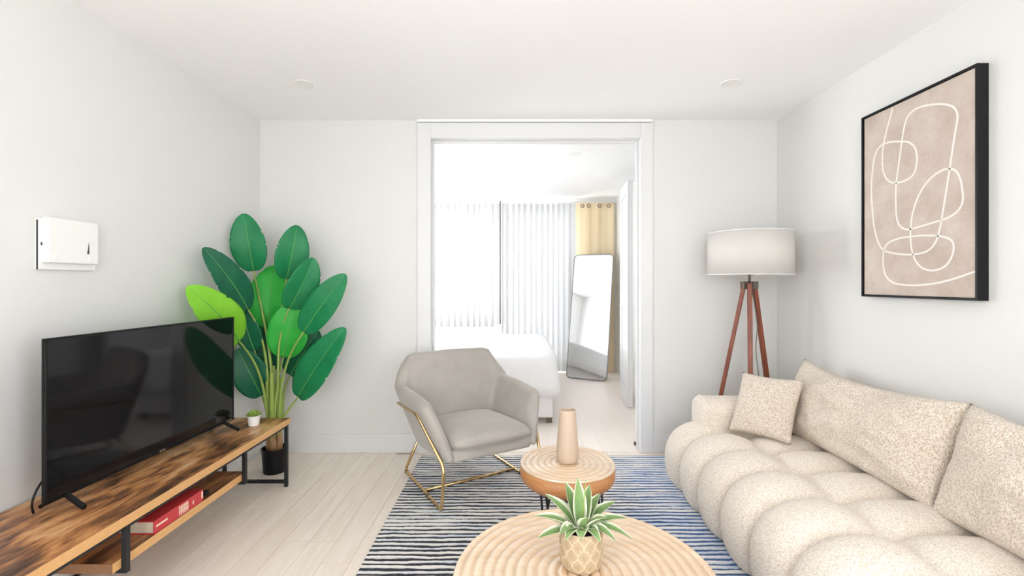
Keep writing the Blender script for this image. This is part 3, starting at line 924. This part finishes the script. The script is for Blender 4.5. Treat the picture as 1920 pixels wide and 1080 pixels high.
# (azimuth deg: 0 = right, 90 = away, -90 = towards camera), elevation, length, width, droop
for (az, el, ln, wd, dr) in ((98, 80, .150, .036, .0), (55, 68, .135, .038, .005), (126, 66, .150, .038, .012), (158, 50, .165, .036, .035), (185, 34, .160, .036, .04), (206, 18, .150, .034, .035),
                             (22, 44, .165, .034, .05), (4, 32, .160, .034, .055), (-14, 30, .165, .034, .095), (-36, 40, .135, .034, .085), (-60, 48, .120, .036, .085), (-98, 56, .105, .040, .085),
                             (-128, 50, .125, .038, .09), (38, 58, .140, .036, .03), (80, 55, .150, .036, .04), (142, 44, .160, .036, .04), (222, 46, .125, .036, .07), (-24, 56, .125, .034, .05), (108, 62, .12, .034, .02), (-75, 68, .10, .032, .03)):
    a, e_ = R(az), R(el)
    mb = MB(); dd = Vector((math.cos(a)*math.cos(e_), math.sin(a)*math.cos(e_), math.sin(e_)))
    sd = Vector((-math.sin(a), math.cos(a), 0)) * -1
    thick_leaf(mb, ab + Vector((math.cos(a), math.sin(a), 0))*.012, dd, ln*1.04, wd*1.30, .005, dr, side=sd, nu=12, nv=8, shape=.85)
    mb.build('leaf', M['agave'], ag, smooth=True)
MB().tube([ab, ab + Vector((.018, .01, .16))], [.003, .0012], 6).build('spike', M['petiole'], ag, smooth=True)

# ------------------------------------------------------------------ sofa
sf = thing('sofa', (1.44, 1.80, RZ), 'cream boucle sofa with tufted channel seat along the right wall', 'sofa')
seams = [2.945, 2.68, 2.42, 2.16, 1.895, 1.63, 1.37, 1.11, .85]
base_prof = [(1.10, .035), (1.03, .05), (1.0, .10), (.99, .17), (1.0, .235), (1.035, .29), (1.10, .325), (1.2, .338), (1.30, .335), (1.42, .335), (1.56, .328), (1.80, .315)]
bp = catmull([(a, 0, b_) for a, b_ in base_prof], 5)
# cumulative length and outward normals
cl = [0.0]
for i in range(1, len(bp)): cl.append(cl[-1] + (bp[i]-bp[i-1]).length)
Ltot = cl[-1]
nrm = []
for i in range(len(bp)):
    t_ = (bp[min(i+1, len(bp)-1)] - bp[max(i-1, 0)]).normalized()
    nrm.append(Vector((-t_.z, 0, t_.x)))
ptuft = next(cl[i] for i in range(len(bp)) if bp[i].x >= 1.30 and bp[i].z > .3)
for k in range(len(seams)-1):
    y1, y0 = seams[k], seams[k+1]
    mb = MB()
    def P(u, v, y0=y0, y1=y1, k=k):
        f = u*(len(bp)-1); i = min(int(f), len(bp)-2); fr = f-i
        p = bp[i].lerp(bp[i+1], fr); n_ = nrm[i].lerp(nrm[i+1], fr).normalized()
        s_ = cl[i] + (cl[i+1]-cl[i])*fr
        x = (v-.5)*2
        d_ = abs(s_-ptuft)
        lobe = 1 - .66*math.exp(-(d_/.04)**1.3)*(.40+.60*abs(x)**1.2) - .24*math.exp(-(d_/.09)**2)
        endt = min(1, s_/.10)**.6
        puff = .068*max(0, 1-abs(x)**2.4)**.62 * lobe * (.45+.55*endt)
        yy = (y0+y1)/2 + x*(y1-y0)/2*(1.0 + .03*(1-abs(x)))
        q = p + n_*puff; q.y = yy
        return q
    mb.grid(P, 66, 18, flip=False)
    mb.build('seat_channel', M['boucle'], sf, smooth=True)
# body under the channels
body = [(1.12, .05), (1.04, .07), (1.02, .17), (1.05, .26), (1.12, .30), (1.30, .305), (1.795, .30), (1.795, .05)]
MB().ext(body, 'y', seams[-1]+.02, seams[0]-.012).build('seat_body', M['boucle'], sf, bevel=.02)
def rounded_poly(x0, x1, z0, z1, r, n=6, low=.02):
    out = []
    for (cx_, cz_, a0, rr) in ((x1-r, z1-r, 0, r), (x0+r, z1-r, 90, r), (x0+low, z0+low, 180, low), (x1-low, z0+low, 270, low)):
        for i in range(n+1):
            a = R(a0 + 90*i/n); out.append((cx_+rr*math.cos(a), cz_+rr*math.sin(a)))
    return out
MB().ext(rounded_poly(1.80, 1.912, .05, .62, .05), 'y', .64, 2.94).build('backrest', M['boucle'], sf, smooth=False, bevel=.02)
def arm(y0, y1):
    poly = rounded_poly(y0, y1, .30, .548, .075)
    cy_, cz_ = (y0+y1)/2, .42
    mb = MB(); n = len(poly)
    levels = [(1.118, .80), (1.122, .90), (1.135, .97), (1.16, 1.0), (1.4, 1.0), (1.81, 1.0)]
    for (xx, k) in levels:
        for (p, q) in poly: mb.v.append(Vector((xx, cy_+(p-cy_)*k, cz_+(q-cz_)*k)))
    for i in range(len(levels)-1):
        for j in range(n):
            j2 = (j+1) % n; mb.f.append((i*n+j, i*n+j2, (i+1)*n+j2, (i+1)*n+j))
    mb.f.append(tuple(reversed(range(n)))); mb.f.append(tuple((len(levels)-1)*n+j for j in range(n)))
    a = mb.build('armrest', M['boucle'], sf, smooth=True, fix=True)
    pip = [Vector((1.148, cy_+(p-cy_)*.99, cz_+(q-cz_)*.99)) for (p, q) in poly]
    MB().tube(pip, .006, 6, closed=True).build('piping', M['boucle'], a, smooth=True)
arm(2.735, 2.945); arm(.64, .85)
for xx in (1.15, 1.84):
    for yy in (.8, 2.85):
        MB().tube([(xx, yy, RZ if xx < 1.6 else .0), (xx, yy, .06)], [.018, .022], 12).build('foot', M['black'], sf, smooth=False)

def pillow(name, c, aw, ah, th, mat, label, seed=0, ear=.10, wr=.006, n=34, earx=None, sag=0.0, crease=0.0):
    earx = ear if earx is None else earx
    c, aw, ah = Vector(c), Vector(aw), Vector(ah)
    nn = aw.cross(ah).normalized()
    from mathutils import noise as mn
    def P(u, v, sgn):
        x, y = (u-.5)*2, (v-.5)*2
        e = (max(0, 1-x*x)*max(0, 1-y*y))**.5
        kx = 1 - earx*(1-y*y)*.9; ky = 1 - (ear + (sag if y > 0 else 0))*(1-x*x)*.9
        q = c + aw*(x*.5*kx) + ah*(y*.5*ky)
        wn = mn.noise(Vector((x*2.2+seed, y*2.2, seed*1.7)))*wr*3 + mn.noise(Vector((x*6+seed, y*5, 3)))*wr
        wn -= crease*math.exp(-((x-.72)/.28)**2)*max(0, math.sin(y*8.5+x*2.0))**2*(.6+.4*math.sin(5*y+seed))
        wn += crease*.8*math.exp(-((y-.55)/.3)**2)*math.sin(x*7+seed)
        edgef = min(1, e*1.6)
        return q + nn*(sgn*(th/2)*e + wn*edgef)
    mb = MB(); mb.grid(lambda u, v: P(u, v, 1), n, n); mb.grid(lambda u, v: P(u, v, -1), n, n, flip=True)
    o = mb.build(name, mat, loc=c - Vector((0, 0, ah.z*.5)), smooth=True, fix=True)
    return tag(o, label, 'cushion')
tl = R(20)
pillow('back_cushion', (1.672, 2.275, .585), (0, -1.03, 0), (.44*math.sin(tl), 0, .44*math.cos(tl)), .25, M['boucle2'], 'wide boucle back cushion on the sofa, right behind the small square pillow', 3, .05, .010, 54, .03, .19, .016)
pillow('back_cushion', (1.662, 1.262, .585), (.0, -1.0, 0), (.44*math.sin(tl), 0, .44*math.cos(tl)), .25, M['boucle2'], 'wide boucle back cushion nearest the camera, cut off by the photo edge', 8, .05, .010, 54, .03, .19, .016)
BL, BR_, TL, TR_ = Vector((1.235, 2.67, .40)), Vector((1.452, 2.44, .397)), Vector((1.372, 2.77, .710)), Vector((1.572, 2.52, .718))
cc = (BL+BR_+TL+TR_)/4
pillow('throw_pillow', cc, ((BR_-BL)+(TR_-TL))/2*1.04, ((TL-BL)+(TR_-BR_))/2*1.02, .14, M['boucle2'], 'small square boucle throw pillow leaning on the far sofa arm', 5, .08, .004)

# ------------------------------------------------------------------ floor lamp
LC = Vector((1.572, 3.10, 0))
lm = thing('floor_lamp', LC, 'tripod floor lamp with white drum shade and reddish wooden legs in the corner', 'lamp')
r1, r2, z0, z1 = .265, .260, 1.306, 1.588
mb = MB().lathe([(r1, z0), (r2, z1)], LC, 64, cap=False)
s_ = mb.build('lamp_shade', M['shade'], lm, smooth=True)
so = s_.modifiers.new('thickness', 'SOLIDIFY'); so.thickness = .003
for (rr, zz) in ((r1, z0), (r2, z1)):
    MB().tube([LC + Vector((rr*math.cos(2*math.pi*i/48), rr*math.sin(2*math.pi*i/48), zz)) for i in range(48)], .0035, 6, closed=True).build('shade_hem', M['white'], s_, smooth=True)
for k in range(3):
    a = R(30+120*k)
    MB().tube([LC + Vector((0,0,z0+.03)), LC + Vector((r1*math.cos(a), r1*math.sin(a), z0+.012))], .003, 6).build('spider_arm', M['bronze'], s_, smooth=True)
MB().tube([LC + Vector((0,0,1.225)), LC + Vector((0,0,z0+.09))], .0085, 12).build('pole', M['bronze'], lm, smooth=True)
MB().lathe([(.026, z0-.002), (.026, z0+.004)], LC, 24).build('socket_disc', M['bronze'], lm)
bulb = [(.012, z0+.06), (.015, z0+.09), (.03, z0+.13), (.032, z0+.155), (.02, z0+.18), (0, z0+.187)]
MB().lathe(bulb, LC, 20).build('bulb', M['white'], lm, smooth=True)
hubz = 1.235
for (az, rt, rb) in ((148, .030, .265), (246, .026, .19), (8, .034, .215)):
    a = R(az); d_ = Vector((math.cos(a), math.sin(a), 0))
    foot = LC + d_*rb
    MB().bar(LC + d_*rt + Vector((0,0,hubz+.015)), foot + Vector((0,0,0.010)), .026, .030, up=(-d_.y, d_.x, 0)).build('leg', M['lampwood'], lm, bevel=.004)
    if az != 246:
        p = LC + d_*(rt+.002)
        MB().box(p.x-.016, p.x+.016, p.y-.024, p.y+.024, hubz-.026, hubz+.026).build('bracket', M['bronze'], lm, bevel=.002)
        MB().tube([p + Vector((0,-.024,0)), p + Vector((0,-.028,0))], .006, 10).build('bolt', M['steel'], lm)
a = R(246); d_ = Vector((math.cos(a), math.sin(a), 0))
cp = catmull([LC + Vector((.012, -.012, 1.2)), LC + Vector((.02, -.06, .98)), LC + Vector((.005, -.075, .80)), LC + Vector((.015, -.10, .55)), LC + Vector((.03, -.05, .01))], 8)
MB().tube(cp, .003, 6).build('cord', M['bronze'], lm, smooth=True)

# ------------------------------------------------------------------ framed picture
PX_ = 1.885
fy0, fy1, fz0, fz1 = 1.878, 2.508, 1.178, 2.148
pt = thing('framed_picture', (XR, (fy0+fy1)/2, fz0), 'black framed abstract picture of white loops on a dusty pink canvas on the right wall', 'picture')
fw = .009
MB().box(PX_-.004, XR, fy0, fy0+fw, fz0, fz1).build('frame_side', M['blackplastic'], pt)
MB().box(PX_-.004, XR, fy1-fw, fy1, fz0, fz1).build('frame_side', M['blackplastic'], pt)
MB().box(PX_-.004, XR, fy0+fw, fy1-fw, fz0, fz0+fw).build('frame_rail', M['blackplastic'], pt)
MB().box(PX_-.004, XR, fy0+fw, fy1-fw, fz1-fw, fz1).build('frame_rail', M['blackplastic'], pt)
def canvas_mat():
    m = N('pink_canvas')
    a = m.noise(m.coord((4, 4, 4)), 1.6, 3, .6); b_ = m.noise(m.coord((1, 60, 8)), 3, 3); c_ = m.noise(m.coord((1, 8, 60)), 3, 3)
    f = m.math('ADD', m.math('MULTIPLY', a, .7), m.math('MULTIPLY', m.math('ADD', b_, c_), .2))
    return m.done(m.prin(m.ramp(f, [(.36, (.46, .375, .32)), (.6, (.57, .49, .435)), (.75, (.63, .56, .51))]), .9, 0, m.bump(b_, .1, .002), Specular_IOR_Level=.1))
cvs = MB().box(PX_+.004, XR-.004, fy0+fw+.003, fy1-fw-.003, fz0+fw+.003, fz1-fw-.003).build('canvas', canvas_mat(), pt)
M['chalk'] = flat('chalk_white', (.80, .76, .72), .9)
def wl(zx, zy):
    x = 1580 + zx/2.16; y = 90 + zy/2.16; X = PX_+.004
    Y = F*X/(x-CX)
    return Vector((X, Y, EYE - (y-CY)/F*Y))
strokes = [
    [(203,244),(192,285),(178,335),(167,385),(161,435),(163,490),(178,530),(205,546),(240,542),(278,522),(296,490),(301,440),(292,402),(266,381),(230,379),(190,381),(155,396),(133,430),(122,490),(117,570),(120,650),(130,735),(148,795),(172,822),(220,833),(270,837),(315,832),(350,818),(378,785),(393,735),(405,670),(418,590),(432,500),(444,420),(458,330),(466,275),(452,242),(420,229),(375,228),(325,236),(284,255),(258,290),(246,340),(237,400),(226,480),(216,560),(216,650),(222,700),(240,728),(270,734),(310,724),(370,706),(425,688),(465,662),(486,625),(486,580),(475,525),(455,495),(432,489),(400,497),(360,525),(320,575),(292,640),(277,710),(276,790),(290,850),(318,888),(358,901),(400,893),(430,868),(447,830),(449,795),(432,773),(395,762),(340,759),(280,763),(225,772),(185,790),(168,820),(164,865),(172,915),(195,945),(235,958),(300,961),(370,954),(440,938),(500,918),(541,904)]]
for st in strokes:
    pts = catmull([wl(*p) for p in st], 3)
    wd = .0042
    mb = MB()
    for i, p in enumerate(pts):
        tn = (pts[min(i+1, len(pts)-1)] - pts[max(i-1, 0)]).normalized()
        sd = Vector((0, -tn.z, tn.y)).normalized()*wd
        off = Vector((-.0009, 0, 0))
        mb.v += [p-sd, p-sd+off, p+sd+off, p+sd]
    for i in range(len(pts)-1):
        for a_, b_ in ((0,1),(1,2),(2,3)):
            mb.f.append((4*i+a_, 4*i+b_, 4*i+4+b_, 4*i+4+a_))
    mb.build('painted_line', M['chalk'], cvs, fix=True)

# ------------------------------------------------------------------ recessed ceiling lights
def downlight(x, y, label, r=.058):
    o = thing('recessed_light', (x, y, ZC), label, 'ceiling light', 'recessed ceiling lights')
    C = Vector((x, y, ZC))
    MB().lathe([(r-.012, -.0015), (r-.010, -.004), (r, -.0045), (r+.002, 0)], C, 40, cap=False).build('trim_ring', M['white'], o, smooth=True)
    MB().lathe([(0, -.0025), (r-.011, -.0025)][::-1], C, 40, cap=False).build('lens', M['white'], o)
downlight(-1.275, 2.775, 'round recessed ceiling light above the television side of the room')
downlight(1.29, 2.765, 'round recessed ceiling light above the sofa side of the room')
downlight(.544, 4.28, 'round recessed light in the bedroom ceiling')

# ------------------------------------------------------------------ bedroom things
bd = thing('bed', (-.26, 4.95, 0), 'white bed base on dark feet seen through the doorway under the bedspread', 'bed')
MB().box(-.86, .33, 4.10, 5.76, .05, .34).build('base', M['linen'], bd, bevel=.01)
MB().box(-.85, .32, 4.12, 5.75, .345, .585).build('mattress', M['linen'], bd, bevel=.05, seg=4)
for (xx, yy) in ((.30, 4.14), (-.82, 4.14), (.28, 5.7), (-.82, 5.7)):
    MB().box(xx-.025, xx+.025, yy-.025, yy+.025, 0, .05).build('foot', M['bronze'], bd)
def bedspread():
    mb = MB(); n = 120
    cx_, cy_ = -.26, 4.93
    rings = [(.02, .605, 0), (.3, .612, 0), (.8, .612, 0), (.93, .610, 0), (.975, .600, 0), (.995, .575, 0), (1.0, .54, 0), (1.012, .45, .4), (1.03, .36, .8), (1.05, .255, 1.0)]
    for (k, z, fo) in rings:
        for i in range(n):
            a = 2*math.pi*i/n
            c_, s_ = math.cos(a), math.sin(a)
            p = 13.0
            rr = 1/((abs(c_)**p + abs(s_)**p)**(1/p))
            wv = 1 + .018*fo*math.sin(a*23+1.3*math.sin(a*5)) + .02*fo*math.sin(a*4)**2
            zz = z + (.004*math.sin(3*c_*5)*math.cos(4*s_*3) if fo == 0 and k < .95 else 0)
            mb.v.append(Vector((cx_ + c_*rr*.635*k*wv, cy_ + s_*rr*.87*(k if k < 1 else 1+(k-1)*.75)*wv, zz)))
    for j in range(len(rings)-1):
        for i in range(n):
            i2 = (i+1) % n; mb.f.append((j*n+i, (j+1)*n+i, (j+1)*n+i2, j*n+i2))
    mb.f.append(tuple(range(n)))
    o = mb.build('bedspread', M['linen'], loc=(cx_, cy_, .60), smooth=True, fix=True)
    so = o.modifiers.new('thickness', 'SOLIDIFY'); so.thickness = .006; so.offset = 1
    tag(o, 'plain white bedspread draped over the bed in the room beyond', 'bedspread')
bedspread()
# curtains
def curtain(name, x0, x1, z0, z1, y, amp, waves, mat, label, cat, group=None, seed=0, flare=0.0, n=None):
    rr = random.Random(seed)
    ph = [rr.uniform(0, 6) for _ in range(4)]
    n = n or int(waves*10)
    def P(u, v):
        x = x0 + (x1-x0)*u
        a = amp*(.75+.25*math.sin(5*u+ph[1]))
        yy = y + a*math.sin(2*math.pi*waves*u+ph[0]+.5*math.sin(3*u*3+ph[2])) + .25*a*math.sin(2*math.pi*waves*2.3*u+ph[3]) - flare*(1-v)**8
        return (x, yy, z0 + (z1-z0)*v)
    mb = MB().grid(P, n, 14)
    o = mb.build(name, mat, loc=((x0+x1)/2, y, z0), smooth=True)
    return tag(o, label, cat, group)
CYD = 6.425
shl = curtain('sheer_curtain', -1.72, -.225, .635, 2.36, CYD, .018, 17, M['sheer'], 'short white sheer curtain over the left bedroom window', 'curtain', 'bedroom sheer curtains', 1)
curtain('sheer_curtain', -.195, .83, .015, 2.36, CYD, .018, 13, M['sheer'], 'long white sheer curtain beside the standing mirror', 'curtain', 'bedroom sheer curtains', 2)
dp = thing('drape', (1.10, CYD+.035, .01), 'cream grommet drape hanging behind the standing mirror', 'curtain')
cu_ = curtain('fabric', .845, 1.375, .012, 2.37, CYD+.035, .022, 2.6, M['drape'], None, None, None, 4, .02, 60)
cu_.location -= dp.location; cu_.parent = dp
for xx in (.93, 1.02, 1.17, 1.30):
    pts = [Vector((xx + .022*math.cos(2*math.pi*i/16), CYD+.005, 2.325 + .022*math.sin(2*math.pi*i/16))) for i in range(16)]
    MB().tube(pts, .005, 6, closed=True).build('grommet', M['bronze'], dp, smooth=True)
rd = MB().tube([(-1.85, CYD, 2.375), (1.40, CYD, 2.375)], .010, 10).build('curtain_rod', M['white'], loc=(-.2, CYD, 2.375), smooth=True)
MB().tube([(-.215, CYD-.045, .68), (-.215, CYD-.045, 2.385)], .0085, 8).build('gap_line_rod', M['bronze'], shl, smooth=True)  # dark rod added to draw the gap line between the two sheers
tag(rd, 'slim white curtain rod above the bedroom windows', 'curtain rod')
# standing mirror
a27, ln_ = R(-27), R(-11.5)
mr = thing('standing_mirror', (.905, 5.93, .012), 'tall rounded standing mirror with thin dark frame leaning in the bedroom', 'mirror', rot=(ln_, 0, a27))
mw, mh, rc = .54, 1.65, .055
def rrect(w_, h_, r_, n=8):
    out = []
    for (cx_, cz_, a0) in ((w_/2-r_, h_-r_, 0), (-w_/2+r_, h_-r_, 90), (-w_/2+r_, r_, 180), (w_/2-r_, r_, 270)):
        for i in range(n+1):
            a = R(a0+90*i/n); out.append((cx_+r_*math.cos(a), cz_+r_*math.sin(a)))
    return out
rp = rrect(mw, mh, rc)
MB().tube([(p, 0, q) for p, q in rp], .0085, 8, closed=True).build('frame', M['mframe'], mr, smooth=True, local=True)
MB().ext(rp, 'y', -.003, .003).build('mirror_glass', M['mirror'], mr, local=True)
MB().ext(rp, 'y', .0035, .010).build('back_panel', M['blackplastic'], mr, local=True)
for sx in (-1, 1):
    MB().tube([(sx*.2, .012, 1.15), (sx*.2, .21, .045)], .007, 8).build('stand_leg', M['mframe'], mr, smooth=True, local=True)
MB().tube([(-.2, .21, .045), (.2, .21, .045)], .007, 8).build('stand_bar', M['mframe'], mr, smooth=True, local=True)
